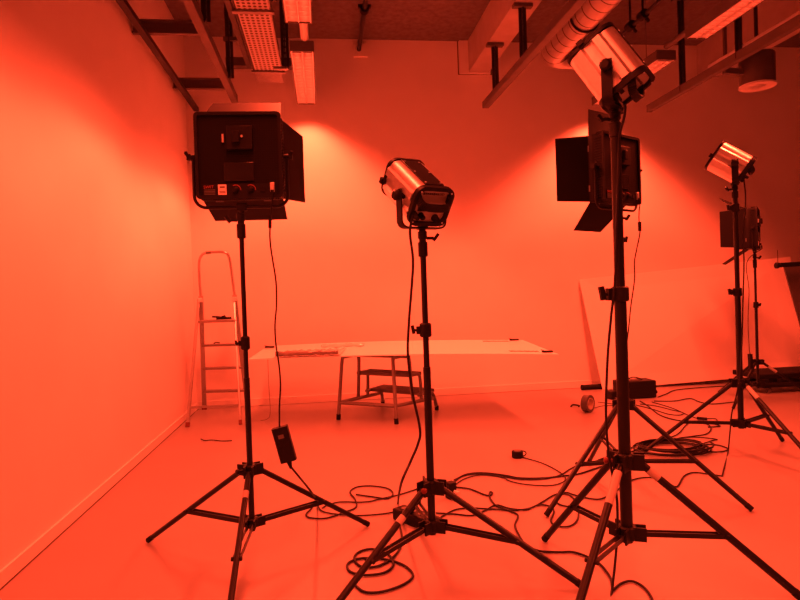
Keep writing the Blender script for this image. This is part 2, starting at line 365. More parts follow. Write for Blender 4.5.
# ================================================================ LED PANELS
def make_panel(label, c, zbase, zmid, yaw, doors, tilt=0, w=.46, h=.45):
    """c: stand axis; zbase: foot of the yoke; zmid: pivot; local y points along the beam"""
    t = thing('led_panel', label, 'light panel', (c[0], c[1], zbase), 'LED panels with barn doors')
    Rz = Matrix.Rotation(math.radians(-yaw), 4, 'Z')
    M0 = Matrix.Translation((c[0], c[1], zmid)) @ Rz                      # yoke frame
    M = M0 @ Matrix.Rotation(math.radians(tilt), 4, 'X')
    D = .075
    RX = Matrix.Rotation(PI / 2, 4, 'X')                                  # outline x,z extruded along -y
    hb = MB(M); hb.prism(rrect(w, h, .016, 3), -D / 2, D / 2, RX)
    hs = hb.build('housing', M_GRID, t)
    # raised rear rim with cooling teeth
    rim = MB(M); rim.ring(rrect(w + .012, h + .012, .02, 3), rrect(w - .02, h - .02, .012, 3), D / 2 - .01, D / 2 + .012, RX); rim.build('rear_rim', M_BLACK, t)
    for sz in (-1, 1):
        teeth = MB(M); teeth.box((0, -.01, sz * (h / 2 + .003)), (w - .03, .05, .004))
        for k in range(34): teeth.box((-w / 2 + .02 + k * (w - .04) / 33, -.01, sz * (h / 2 + .006)), (.006, .05, .008))
        teeth.build('cooling_fins', M_BLACK, hs)
    for sx in (-1, 1):
        teeth = MB(M); teeth.box((sx * (w / 2 + .003), -.01, 0), (.004, .05, h - .05))
        for k in range(24): teeth.box((sx * (w / 2 + .006), -.01, -h / 2 + .03 + k * (h - .06) / 23), (.008, .05, .008))
        teeth.build('cooling_fins', M_BLACK, hs)
    yb = -D / 2 - .004                                                    # rear face
    bp = MB(M); bp.box((.01, yb - .010, .085), (.13, .026, .12)); bp.box((-.005, yb - .03, .085), (.035, .03, .06)); bp.build('battery_plate', M_BLACK, t, bevel=.003)
    sl = MB(M); sl.box((-.075, yb - .008, .085), (.009, .012, .042)); sl.build('battery_latch', M_SILVER, t)
    MB(M).cyl((.022, yb - .02, .09), (.022, yb - .030, .09), .0065, n=12).build('release_button', M_SILVER, t)
    dp = MB(M); dp.box((.0, yb - .003, -.085), (.15, .008, .095)); dp.build('display', mat('display_glass', (.02, .02, .02), .15), t, bevel=.002)
    cp = MB(M); cp.box((.0, yb - .002, -.178), (w - .06, .006, .062)); cpo = cp.build('control_strip', M_BLACK, t)
    MB(M).box((-.087, yb - .006, -.176), (.042, .004, .052)).build('paper_sticker', M_PALE, t)
    pr = MB(M); pr.box((-.087, yb - .0085, -.163), (.026, .001, .008)); pr.box((-.087, yb - .0085, -.185), (.032, .001, .003)); pr.box((-.087, yb - .0085, -.192), (.032, .001, .003)); pr.build('printed_text', M_GREY, cpo)
    nm = MB(M); text_geo('SWIT', .022, Matrix.Translation((-.155, yb - .0065, -.162)) @ RX, nm)
    nm.build('maker_name', M_WIRE, cpo)
    lbl = MB(M)
    for r_ in range(4): lbl.box((-.15, yb - .006, -.176 - r_ * .0075), (.055, .002, .0035))
    lbl.build('rating_lines', M_GREY, cpo)
    for kx in (-.02, .055):
        k = MB(M); k.lathe((kx, yb, -.178), (0, -1, 0), [(.02, 0), (.02, .004), (.015, .006), (.014, .024), (.011, .026)], 18); ko = k.build('dimmer_knob', M_BLACK, t)
        sc = MB(M)
        for q in range(11):
            a = math.radians(0 + 12 * q); sc.box((kx + .025 * math.cos(a), yb - .006, -.178 + .025 * math.sin(a)), (.004, .002, .004))
        sc.build('dial_scale', M_WIRE, ko)
    sw = MB(M); sw.box((.115, yb - .006, -.178), (.03, .01, .022)); sw.build('switch', M_RUBBER, t)
    so = MB(M); so.box((.165, yb - .008, -.168), (.022, .016, .05)); sk = so.build('power_socket', M_SILVER, t, bevel=.003)
    pl = MB(M); pl.cyl((.165, yb - .02, -.185), (.165, yb - .024, -.225), .009, .007, n=10); pl.build('plug', M_RUBBER, sk)
    # front: frame, unlit diffuser, four doors
    fr = MB(M); fr.ring(rrect(w, h, .016, 3), rrect(w - .03, h - .03, .01, 3), -D / 2 - .03, -D / 2, RX); fr.build('front_frame', M_BLACK, t)
    df = MB(M); df.box((0, D / 2 + .002, 0), (w - .034, .002, h - .034)); df.build('diffuser', M_DIFF, t)
    y0 = D / 2 + .03
    def door(nm, side, ang, ln, taper):
        # flap hinged on one side of the front frame; ang: degrees outward from the beam direction
        a = math.radians(ang); m = MB(M)
        e = (w if side in 'TB' else h) / 2 - .004
        s_, c_ = math.sin(a), math.cos(a)
        def pt(u, v, th):
            off = (w if side in 'LR' else h) / 2 - .004
            out = off + v * s_ + th * c_; fw = y0 + v * c_ - th * s_
            return {'T': (u, fw, out), 'B': (u, fw, -out), 'L': (-out, fw, u), 'R': (out, fw, u)}[side]
        vs = [pt(u, v, th) for th in (0, .003) for u, v in ((-e, 0), (e, 0), (e - taper, ln), (-e + taper, ln))]
        m.add(vs, [[0, 1, 2, 3], [7, 6, 5, 4], [0, 4, 5, 1], [1, 5, 6, 2], [2, 6, 7, 3], [3, 7, 4, 0]])
        d = m.build('barn_door', M_DOOR, t, smooth=False)
        hg = MB(M)
        for u in (-e * .6, e * .6):
            p = Vector(pt(u - .02, .0, .004)); q = Vector(pt(u + .02, .0, .004)); hg.cyl(p, q, .006, n=8)
        hg.build('hinge', M_STEEL, d)
    for side, (ang, ln, taper) in doors.items(): door('door', side, ang, ln, taper)
    # yoke: a bent tube from pivot to pivot under the panel, clamped on the stand
    ax = w / 2 + .026; zb = zbase + .035 - zmid; rr = .06
    pts = [(-ax, 0, .0)]
    for k in range(7):
        a = math.radians(180 + 90 * k / 6); pts.append((-ax + rr + rr * math.cos(a), 0, zb + rr + rr * math.sin(a)))
    for k in range(7):
        a = math.radians(270 + 90 * k / 6); pts.append((ax - rr + rr * math.cos(a), 0, zb + rr + rr * math.sin(a)))
    pts.append((ax, 0, .0))
    yk = MB(M0).tube(pts, .0085, 10).build('yoke', M_TUBE, t)
    for sx in (-1, 1):
        k = MB(M0); k.cyl((sx * (w / 2), 0, 0), (sx * (ax + .012), 0, 0), .012, n=12); k.box((sx * (ax + .02), 0, 0), (.018, .03, .03)); k.bar((sx * (ax + .02), 0, .0), (sx * (ax + .03), -.03, .02), .012, .012)
        k.build('tilt_knob', M_BLACK, yk)
    s = MB(M0); s.box((0, 0, zb), (.05, .03, .04)); s.cyl((0, 0, zb - .035), (0, 0, zb), .013, n=14); s.build('yoke_socket', M_BLACK, yk, bevel=.003)
    return t, M, yb

pA, MA, yb_ = make_panel('square LED panel seen from behind, nearest the left wall, cord hanging under it', (cA.x + .008, cA.y), zA - .002, P(238.5, 157, cA.y).z, 2, 
    {'T': (34, .29, .018), 'B': (17, .26, .006), 'R': (19, .29, .02), 'L': (6, .29, .02)}, 0, .425, .43)
pE, ME, _ = make_panel('LED panel turned sideways, broad barn door open, behind the thickest stand', cE, zE - .005, P(617, 170, cE.y).z, -30, 
    {'T': (82, .19, .05), 'B': (44, .24, .05), 'L': (52, .215, .012), 'R': (20, .26, .02)}, 0, .415, .44)
pG, MG, _ = make_panel('small looking LED panel seen edge-on above the low black dolly', cG, zG - .005, P(754, 229, cG.y).z, -49, 
    {'T': (30, .30, .03), 'B': (34, .30, .03), 'L': (18, .26, .02), 'R': (12, .13, .01)}, 0)

# ================================================================ SPOTLIGHT HEADS
def make_head(label, c, zbase, yaw, tilt, piv=.19, w=.27, h=.25, L=.31, tail=False, shift=0.0):
    t = thing('spotlight_head', label, 'spotlight', (c[0], c[1], zbase), 'silver LED spotlight heads')
    M0 = Matrix.Translation((c[0], c[1], zbase + piv)) @ Matrix.Rotation(math.radians(-yaw), 4, 'Z')
    M = M0 @ Matrix.Rotation(math.radians(tilt), 4, 'X') @ Matrix.Translation((0, shift, 0))
    RX = Matrix.Rotation(PI / 2, 4, 'X')
    # ribbed extruded shell: octagonal profile with long grooves down both cheeks
    r = .05; right = []
    hw, hh = w / 2, h / 2
    for k in range(7):
        a = math.radians(90 - 90 * k / 6); right.append((hw - r + r * math.cos(a), hh - r + r * math.sin(a)))
    for z, dx in ((.064, 0), (.052, .009), (.018, .011), (.008, -.007), (-.006, -.009), (-.032, -.005), (-.044, .008), (-.060, .004)):
        right.append((hw + dx, z))
    for k in range(7):
        a = math.radians(0 - 90 * k / 6); right.append((hw - r + r * math.cos(a), -hh + r + r * math.sin(a)))
    prof = right + [(-x, z) for x, z in reversed(right)]
    MB(M).prism(prof, -L / 2 + .012, L / 2 - .012, RX).build('body_shell', M_SILVER, t).data.set_sharp_from_angle(angle=math.radians(21))
    tp = MB(M); tp.box((0, 0, hh + .002), (w - .105, L - .03, .008)); to = tp.build('top_panel', M_BLACK, t, bevel=.002)
    for bx_ in (-1, 1):
        for by in (-1, 0, 1):
            MB(M).cyl((bx_ * (w / 2 - .063), by * (L / 2 - .035), hh + .005), (bx_ * (w / 2 - .063), by * (L / 2 - .035), hh + .009), .005, n=8).build('screw', M_SILVER, to)
    MB(M).ring(rrect(w + .010, h + .010, .052), rrect(w - .05, h - .05, .04), -L / 2 - .010, -L / 2 + .006, RX).build('front_frame', M_BLACK, t)
    MB(M).lathe((0, L / 2 - .01, 0), (0, 1, 0), [(.10, 0), (.10, .004), (.07, .012), (.03, .017), (.002, .018)], 28).build('lens', M_LENS, t)
    for sx in (-1, 1):
        MB(M).box((sx * (hw + .004), L / 2 + .016, -.03), (.02, .022, .03)).build('accessory_clip', M_BLACK, t)
    MB(M).ring(rrect(w + .010, h + .010, .052), rrect(w - .03, h - .03, .035), L / 2 - .008, L / 2 + .018, RX).build('rear_frame', M_BLACK, t)
    rp = MB(M); rp.prism(rrect(w - .03, h - .03, .035), L / 2 - .006, L / 2 + .002, RX); rpo = rp.build('rear_plate', M_PLATE, t)
    yr = -L / 2 - .003
    tx = MB(M); text_geo('LED', .017, Matrix.Translation((.045, yr - .001, .064)) @ RX, tx)
    mn = MB(M)
    for k in range(8): mn.box((-.058 + k * .0115, yr - .001, .064), (.008, .0016, .012 if k in (0, 5) else .009)); tx.build('lettering', M_TAPE, rpo); mn.build('worn_lettering', M_TAPE, rpo)
    dsp = MB(M).box((-.04, yr - .002, -.018), (.05, .006, .02)).build('display', M_RUBBER, t)
    for kx, kz, kr in ((-.04, -.052, .016), (.045, -.062, .019)):
        MB(M).lathe((kx, yr, kz), (0, -1, 0), [(kr, 0), (kr, .006), (kr * .85, .01), (kr * .8, .03), (kr * .6, .034)], 14).build('control_knob', M_RUBBER, t)
    MB(M).lathe((-hw + .022, yr, -.045), (0, -1, 0), [(.017, 0), (.017, .02), (.013, .022), (.011, .05), (.006, .055)], 12).build('power_plug', M_RUBBER, t)
    hd = MB(M); hx = hw - .02; pts = [(-hx, yr + .01, .052), (-hx + .003, yr - .03, .03), (-hx + .025, yr - .048, .018), (0, yr - .052, .014), (hx - .025, yr - .048, .018), (hx - .003, yr - .03, .03), (hx, yr + .01, .052)]
    sp_ = smooth_path(pts, 4)
    for a, b in zip(sp_[:-1], sp_[1:]): hd.bar(a, b, .016, .036)
    hd.build('carry_handle', M_BLACK, t)
    # yoke: flat strap bent in a U
    ax = hw + .022; zb = -piv + .014; rr = .035
    pts = [(-ax, 0, .03)] + [(-ax + rr + rr * math.cos(math.radians(180 + 15 * k)), 0, zb + rr + rr * math.sin(math.radians(180 + 15 * k))) for k in range(7)]
    pts += [(ax - rr + rr * math.cos(math.radians(270 + 15 * k)), 0, zb + rr + rr * math.sin(math.radians(270 + 15 * k))) for k in range(7)] + [(ax, 0, .03)]
    yk = MB(M0); th = .004; wd = .024
    vs = []; fs = []
    for i, p in enumerate(pts):
        a = Vector(pts[max(i - 1, 0)]); b = Vector(pts[min(i + 1, len(pts) - 1)]); tg = (b - a).normalized(); nrm = Vector((tg.z, 0, -tg.x))
        for sy, sn in ((-1, -1), (1, -1), (1, 1), (-1, 1)): vs.append(Vector(p) + Vector((0, sy * wd, 0)) + nrm * th * sn)
    n = len(pts)
    for i in range(n - 1): fs += [[4 * i + k, 4 * i + (k + 1) % 4, 4 * i + 4 + (k + 1) % 4, 4 * i + 4 + k] for k in range(4)]
    fs += [[3, 2, 1, 0], [4 * n - 4, 4 * n - 3, 4 * n - 2, 4 * n - 1]]
    yk.add(vs, fs); yo = yk.build('yoke', M_BLACK, t)
    for sx in (-1, 1):
        k = MB(M0); k.lathe((sx * (hw - .005), 0, 0), (sx, 0, 0), [(.016, 0), (.016, .035), (.027, .037), (.027, .05), (.018, .06)], 14)
        k.build('tilt_knob', M_BLACK, yo)
    s = MB(M0); s.cyl((0, 0, -piv - .002), (0, 0, zb), .017, n=16); s.lathe((0, 0, zb - .006), (0, 0, 1), [(.03, 0), (.03, .012), (.012, .02)], 16); s.build('spigot', M_BLACK, yo)
    # screw heads on the rear frame corners
    for sx in (-1, 1):
        for sz in (-1, 1):
            MB(M).cyl((sx * (hw - .02), -L / 2 - .02, sz * (hh - .02)), (sx * (hw - .02), -L / 2 - .024, sz * (hh - .02)), .004, n=8).build('screw', M_SILVER, t)
    return t, M

hB, MBm = make_head('silver spotlight head with handled rear, tilted up, above the table board', cB, zB, -23, 36, piv=.172, w=.212, h=.20, L=.305, shift=.055)
hC, MCm = make_head('silver spotlight head on the thickest stand, tilted steeply under the round duct', cC, zC_, -49, 58, piv=.178, w=.205, h=.238, L=.265, shift=.03)
hD, MDm = make_head('silver spotlight head on the stand before the leaning white board', cD, zD, -56, 36, piv=.165, w=.21, h=.235, L=.26, shift=.04)

# ================================================================ CABLES
CG = 'black cables on the studio floor'
def cable(label, pts, r=.0055, name='power_cable', k=6, m=M_CABLE, group=CG):
    o = MB().tube(smooth_path(pts, k), r, 7).build(name, m)
    return tag(o, label, 'cable', group)
def fl(*px, z=.008): return [F(x, y, z) for x, y in px]

# panel A: cord with the adapter brick
sock = MA @ Vector((.165, yb_ - .024, -.225))
yA = cA.y - .05
hang = [sock] + [P(x, y, yA) for x, y in ((270, 228), (270.5, 245), (273, 262), (276, 282), (276.5, 305), (275, 325), (276, 345), (279, 365), (280.5, 385), (279.5, 405), (279.5, 428))]
brickY = yA
top = P(279.5, 427, brickY); bot = P(289, 461, brickY)
br = thing('power_adapter', 'black adapter brick hanging on its cord beside the slim stand', 'adapter', bot)
ad = MB(); R = frame_from(top - bot)
ez = (top - bot).normalized(); ex = (_r - ez * _r.dot(ez)).normalized(); R = Matrix((ex, ez.cross(ex), ez)).transposed()
ad.box((top + bot) / 2, (.082, .045, (top - bot).length), R, .008); ad.build('case', M_BLACK, br)
MB().box((top + bot) / 2 + R @ Vector((0, -.023, .045)), (.03, .003, .02), R).build('rating_label', M_GREY, br)
MB().cyl(bot, bot + (bot - top).normalized() * .04, .014, .007, n=10).build('cord_boot', M_RUBBER, br)
cable('thin wavy black cord hanging from the panel nearest the left wall to its adapter brick', hang, .0045, k=5)
tag(MB().cyl(P(270, 216, yA), P(270, 228, yA), .009, n=10).build('cord_coupler', M_RUBBER), 'small black cord coupler just under the panel nearest the left wall', 'connector')
bb = bot + (bot - top).normalized() * .03
cable('black cord from the hanging adapter brick down to a loop by the slim stand', [bb, P(300, 478, yA), P(312, 493, yA - .02)] + fl((317, 503), (310, 510), (306, 515), (312, 518), (327, 518), (345, 512), (356, 507), (355, 499), (350, 492), (357, 487), (372, 486), (388, 488.5), (393, 494), (387, 498.5), (374, 497), (356, 494.5)), .0055)
cable('black cable running from the slim stand leg past the middle stand', fl((322, 508), (328, 505), (340, 502), (365, 502), (382, 498.5), (398, 495), (414, 490), (430, 484), (446, 482)), .005)
cable('black cable running straight to the power strip', fl((318, 506), (322, 511), (335, 514), (358, 515.5), (382, 514), (399, 511)), .005)
# spotlight B: cord down beside its pole and coil at the foot
plug = MBm @ Vector((-.095, -.29 / 2 - .03, -.045))
yBc = cB.y - .09
cable('black cord from the middle spotlight head curving down to the coil by the power strip', [plug] + [P(x, y, yBc) for x, y in ((410, 232), (413, 259), (412, 283), (409, 322), (408, 356), (413, 395), (420, 429), (418, 444), (410, 463), (401, 484))] +
      fl((398, 503), (398, 518), (402, 538), (397, 553), (381, 565), (363, 567), (354.5, 560), (358, 552.5), (372, 549), (388, 554), (393, 565), (383, 573), (363, 575), (349.5, 571), (348, 563.5), (360, 558.5), (380, 558.5), (400, 563.5), (411, 571), (412, 578), (400, 586), (380, 592), (364, 591.5), (354, 584)), .0065)
# power strip and plug adapters
def yawmat(deg): return Matrix.Rotation(math.radians(deg), 3, 'Z')
p0, p1 = F(402, 513, .035), F(433, 524, .035)
ps = thing('power_strip', 'long black power strip under the middle stand', 'power strip', ((p0 + p1) / 2) * Vector((1, 1, 0)) if False else Vector(((p0.x + p1.x) / 2, (p0.y + p1.y) / 2, 0)))
d = p1 - p0; ang = math.degrees(math.atan2(d.y, d.x))
MB().box((p0 + p1) / 2, (d.length + .07, .10, .07), yawmat(ang)).build('case', M_BLACK, ps, bevel=.008)
for k in range(4):
    q = p0.lerp(p1, .1 + .27 * k) + Vector((0, 0, .035))
    MB().cyl(q, q + Vector((0, 0, .003)), .021, n=16).build('socket', M_GREY, ps)
q = p0.lerp(p1, .22) + Vector((0, 0, .0))
MB().box(q + yawmat(ang) @ Vector((0, -.051, 0)), (.018, .003, .016), yawmat(ang)).build('rocker_switch', M_RED, ps)
ap = F(451, 498, 0)
pa = thing('plug_adapter', 'upright black plug adapter with pale plugs behind the middle stand', 'plug adapter', ap)
MB().box(ap + Vector((0, 0, .055)), (.06, .055, .11), yawmat(25)).build('case', M_BLACK, pa, bevel=.006)
MB().cyl(ap + Vector((.02, -.03, .05)), ap + Vector((.045, -.06, .05)), .012, n=10).build('plug', M_PALE, pa)
MB().cyl(ap + Vector((.01, -.045, .014)), ap + Vector((.03, -.075, .014)), .012, n=10).build('plug', M_PALE, pa)
bx_ = F(517.5, 457.5, 0)
tape_ = thing('cable_reel_box', 'small black round-cornered cord box alone on the open floor', 'cord box', bx_)
MB().lathe(bx_, (0, 0, 1), [(.042, 0), (.047, .006), (.047, .05), (.042, .056)], 20).build('drum', M_RUBBER, tape_)
MB().tube([bx_ + Vector((.04 + .035 * math.cos(a), 0, .03 + .022 * math.sin(a))) for a in [2 * PI * k / 16 for k in range(16)]], .005, 8, True).build('loop', M_RUBBER, tape_)
MB().cyl(bx_ + Vector((0, 0, .056)), bx_ + Vector((0, 0, .058)), .03, n=16).build('lid_label', M_GREY, tape_)
cable('black cord looping from the small cord box back to the plug adapter', fl((523, 457.5), (542, 463), (558, 471), (565, 477), (563, 482), (550, 485.5), (526, 484.4), (510, 481), (500, 476.5), (480, 475), (464, 479), (454, 486)), .0045)
cable('black cable from the plug adapter across the floor to the stand behind the thickest one', fl((453, 483), (460, 477), (470, 473.5), (486, 473), (506, 475.5), (520, 478), (542, 478), (562, 476), (578, 474), (600, 467), (616, 462)), .0065)
cable('second black cable lying along the first, rising behind the tripod legs', fl((454, 480), (466, 475), (484, 474), (505, 477), (524, 479.5), (545, 478.5), (560, 475), (570, 469), (580, 464.5), (596, 461), (612, 457)), .0055)
cable('curly black cord from the plug adapter to the floor before the thickest stand', fl((455, 487), (470, 489), (484, 494.5), (490, 495.5), (492.6, 492.8), (490, 492), (489.5, 496), (492, 501), (497, 506), (510, 511), (518, 515.5), (515, 525), (519, 535), (526, 545), (540, 551), (560, 552), (573, 552), (587, 556.5), (600, 564), (610, 577), (612.5, 587), (613, 590), (620, 584), (630.5, 581), (641, 585), (649, 593), (655, 606)), .006)
cable('black cable from the power strip arching behind the thickest stand', fl((438, 519), (446, 514), (456, 509.5), (470, 508), (490, 509), (514, 510), (530, 508), (542, 502), (554, 495), (566, 492.5), (573, 494.5), (587, 498), (600, 499), (613, 493), (632, 480), (653, 477.5), (668, 483), (677, 486.5), (684, 476), (694, 472.5), (708, 474), (722, 476)), .0055)
cable('black cable from the power strip ending in a wide loop among the tripod feet', fl((436, 513), (454, 514), (472, 515.5), (484, 511), (496, 505), (510, 508.5), (526, 509.5), (538, 505), (549, 506), (554, 511), (551, 521), (557, 526), (570, 526), (578, 518), (577, 503), (568, 494.5), (558, 495), (555, 500), (561, 505), (574, 507.5)), .0055)
# spotlight C cord
plugC = MCm @ Vector((-.095, -.27 / 2 - .05, -.045))
yC = cC.y - .03
cable('black cord from the steeply tilted spotlight head hanging along the thickest pole', [plugC, plugC + Vector((.01, -.03, -.06))] + [P(x, y, yC) for x, y in ((619, 140), (618, 180), (616.5, 230), (615, 280), (611, 318), (608, 352), (606.5, 385), (606, 415), (608, 448), (613, 478), (617, 500), (617, 540))] + fl((612, 590), (606, 618)), .006)
plugE = ME @ Vector((.165, yb_ - .024, -.225))
yE = cE.y - .1
cable('thin black cord hanging from the sideways panel with a bead halfway', [plugE] + [P(x, y, yE) for x, y in ((639, 218), (640, 232), (637, 248), (634.5, 262), (634.5, 280), (631, 305), (628.5, 330), (626, 352), (624, 385))] + fl((628, 470), (640, 462)), .0042)
tag(MB().cyl(P(639.6, 222, yE), P(639.8, 231, yE), .011, n=10).build('ferrite_bead', M_RUBBER), 'black cylindrical bead on the cord under the sideways panel', 'connector')
plugD = MDm @ Vector((-.095, -.27 / 2 - .05, -.045))
yD = cD.y - .06
cable('black cord from the spotlight before the leaning board, dropping past its pole to the floor', [plugD] + [P(x, y, yD) for x, y in ((744, 178), (745.5, 195), (745, 215), (743, 235), (744, 262), (743, 300), (742, 340), (740, 375), (736, 397), (732, 412), (730, 432))] + fl((728, 452), (724, 468), (722, 476)), .0055)
plugG = MG @ Vector((.165, yb_ - .024, -.225))
yG = cG.y - .05
cable('thin black cord hanging from the edge-on panel to its adapter by the stand', [plugG] + [P(x, y, yG) for x, y in ((747, 262), (749, 290), (748, 320), (749, 345), (750, 355))], .004)
a0, a1 = P(750, 354, yG), P(751, 372, yG)
tag(MB().bar(a0, a1, .05, .035, .006).build('power_adapter', M_BLACK), 'black adapter brick hanging at the slim stand beside the dolly', 'adapter')
# charger box and the tangle behind the thickest stand
q0, q1 = F(622, 400, 0), F(657, 398, 0)
bc = (q0 + q1) / 2 + Vector((0, .12, 0)); wd = (q1 - q0).length
bxo = thing('charger_box', 'black boxy charger with cables, on the floor before the leaning white board', 'charger', bc)
ang = math.degrees(math.atan2((q1 - q0).y, (q1 - q0).x))
MB().box(bc + Vector((0, 0, .112)), (wd, .24, .21), yawmat(ang)).build('case', M_BLACK, bxo, bevel=.012)
MB().box(bc + yawmat(ang) @ Vector((-.03, 0, .219)), (wd * .3, .1, .006), yawmat(ang)).build('top_label', M_GREY, bxo)
MB().tube(smooth_path([bc + yawmat(ang) @ Vector(v) for v in ((-.1, 0, .18), (-.09, 0, .23), (0, 0, .25), (.1, 0, .22), (.12, 0, .18))], 4), .007).build('handle', M_RUBBER, bxo)
MB().cyl(bc + yawmat(ang) @ Vector((wd / 2, -.03, .06)), bc + yawmat(ang) @ Vector((wd / 2 + .05, -.03, .06)), .02, n=10).build('side_plug', M_RUBBER, bxo)
q0 = F(615, 400, 0)
tag(MB().box(q0 + Vector((0, .08, .05)), (.10, .13, .10), yawmat(10)).build('battery_block', M_BLACK, bevel=.01), 'black battery block pushed up against the charger box', 'battery')
cable('black cable from the charger box along the foot of the leaning white board', fl((658, 397), (666, 394), (676, 390), (700, 387.6), (728, 386), (750, 387)), .006)
cable('black cable from the charger box wavering towards the tall thick pole', fl((654, 401), (674, 401), (690, 398.5), (700, 402), (712, 404), (734, 402)), .006)
cable('black cable from the charger box ending under the tall pole', fl((640, 401), (648, 406), (660, 415), (676, 420), (694, 421.5), (712, 423.5), (720, 426), (708, 427)), .0065)
dcb = cable('black cable with an in-line plug between charger box and tall pole', fl((652, 402), (672, 408), (688, 415), (698, 418.5), (707, 418.5), (716, 419), (717, 422)), .005)
a, b = F(697, 418, .02), F(707, 419, .02)
MB().bar(a, b, .03, .026, .005).build('inline_plug', M_RUBBER, dcb)
cable('black cable doubling back in a narrow loop behind the thickest stand', fl((640, 404), (656, 406), (672, 410), (683, 412.5), (680, 415), (668, 414), (652, 409), (636, 405)), .005)
cable('black cable snaking from the tall pole hub to the coil', fl((698, 422), (708, 424.5), (711, 429), (706, 434), (694, 436), (674, 439), (654, 445), (640, 449), (630, 452)), .0055)
cable('short black cable crossing a tripod leg beside the coil', fl((690, 421), (684, 427), (680, 432), (674, 436), (664, 438.5), (650, 441)), .005)
cable('black cable end looping out of the coil towards the tall pole', fl((680, 451), (692, 449), (702, 444), (714, 440), (717, 439.4), (708, 438), (690, 437), (672, 439)), .005)
cable('black cable loop lying flat at the far side of the coil', fl((690, 452), (698, 449.5), (701, 446), (708, 444.5), (720, 445.5), (728, 449), (722, 451.5), (708, 451.5), (694, 448)), .0055)
cc = F(672, 450.5, .0); pts = []
for k in range(7 * 16 + 1):
    a = 2 * PI * k / 16; lv = k / 16
    rx = .27 + .05 * math.sin(lv * 2.1) + .015 * math.sin(a * 1.7); ry = .20 + .03 * math.cos(lv * 1.7)
    pts.append(cc + Vector((rx * math.cos(a) + .03 * math.sin(lv * 3), ry * math.sin(a) + .025 * math.cos(lv * 2.3), .009 + .007 * lv)))
tag(MB().tube(pts, .0075, 7).build('cable_coil', M_CABLE), 'flat coil of black cable in many turns, behind the thickest stand', 'cable coil')
cable('black cable running from the coil to the stand behind the thickest one', fl((660, 443), (648, 443), (636, 446), (624, 451), (612, 455), (598, 460)), .0055)
cable('black cable pair end rising from the charger box behind the pole', fl((630, 399), (618, 404), (606, 403), (598, 402)), .004)
cable('thin black cable from the tape roll to the charger box', fl((594, 408), (602, 406), (612, 405.5), (626, 404)), .004)

# ================================================================ TAPE ROLL, TUBE, SMALL BITS
tc_ = F(588, 412, 0); d = Vector((.60, -.80, .03)).normalized(); rt = .095
tr = thing('tape_roll', 'roll of grey tape standing on edge on the floor', 'tape roll', tc_)
c0 = tc_ + Vector((0, 0, rt)) - d * .035
Rm = frame_from(d); n = 28
def circ(r): return [(r * math.cos(2 * PI * k / n), r * math.sin(2 * PI * k / n)) for k in range(n)]
MB().ring(circ(rt), circ(rt * .70), 0, .07, Matrix.Translation(c0) @ Rm.to_4x4()).build('tape', M_TAPE, tr)
MB().ring(circ(rt * .70), circ(rt * .62), -.002, .072, Matrix.Translation(c0) @ Rm.to_4x4()).build('core', M_CARD, tr)
p = F(571, 406.5, .006); q = F(579, 405.5, .006)
tag(MB().tube(smooth_path([p, p.lerp(q, .4) + Vector((0, .03, .01)), q, q + Vector((-.03, -.06, 0))], 4), .009).build('cable_tie', M_CABLE), 'short black cable tie dropped beside the tape roll', 'cable tie')
p, q = F(582, 387.5, .035), F(603, 386.3, .035)
tb = thing('cardboard_tube', 'black tube lying by the wall beside the leaning white board', 'tube', p * Vector((1, 1, 0)) if False else Vector((p.x, p.y, 0)))
MB().cyl(p, q + (q - p) * .8, .035, n=16).build('tube_body', M_BLACK, tb)
MB().cyl(p - (q - p).normalized() * .006, p + (q - p).normalized() * .01, .037, n=16).build('end_cap', M_RUBBER, tb)
cable('thin dark wire left on the floor in front of the ladder', fl((201, 439), (205, 440.5), (212, 440), (222, 441), (232, 440.5)), .005, 'wire_offcut', 4, M_CABLE, None)

# ================================================================ STEP LADDER
def yf(z): return 7.72 - .30 * z
def ys(z): return 6.86 + .34 * z
lad = thing('step_ladder', 'aluminium step ladder open in the corner of the room', 'ladder', (-1.25, 7.3, 0))
def onplane(px, py, fn):
    z = .5
    for _ in range(12): z = P(px, py, fn(z)).z
    return P(px, py, fn(z))
fL0, fR0 = onplane(204.5, 409, yf), onplane(247.5, 407.5, yf)
fL1, fR1 = onplane(201, 300, yf), onplane(235, 299, yf)
fL0.z = max(fL0.z, .01); fR0.z = max(fR0.z, .01)
hpts = [fL1, onplane(199.5, 280, yf), onplane(199, 265, yf), onplane(200.5, 257, yf), onplane(205, 253, yf), onplane(216, 252, yf), onplane(225, 252.5, yf), onplane(229, 257, yf), onplane(231, 268, yf), onplane(233, 284, yf), fR1]
hp = MB().tube(smooth_path(hpts, 4), .015, 10).build('handle_hoop', M_LADDER, lad)
hA, hB_ = onplane(217, 251.8, yf), onplane(224, 252.2, yf)
MB().cyl(onplane(206, 252.8, yf), onplane(211, 252.3, yf), .0165, n=10).build('grip_sleeve', M_TAPE, hp)
for a, b in ((fL0, fL1), (fR0, fR1)):
    r_ = MB().bar(a, b + (b - a).normalized() * .05, .032, .05).build('rail', M_LADDER, lad, bevel=.004)
    MB().bar(a - (b - a).normalized() * .0, a + (b - a).normalized() * .05, .04, .058).build('foot_cap', M_RED, r_)
    MB().box(b + Vector((0, -.02, 0)), (.045, .06, .05)).build('hinge_plate', M_SILVER, r_, bevel=.006)
for py in (345.5, 368.5, 391.5):
    a = onplane(203.5, py, yf); fr_ = (a.z - fL0.z) / (fL1.z - fL0.z)
    l = fL0.lerp(fL1, fr_); r_ = fR0.lerp(fR1, fr_)
    MB().bar(l, r_, .10, .028).build('tread', M_STOOL, lad, bevel=.004)
a = onplane(203, 321, yf); fr_ = (a.z - fL0.z) / (fL1.z - fL0.z)
l = fL0.lerp(fL1, fr_); r_ = fR0.lerp(fR1, fr_)
plat_z = l.z
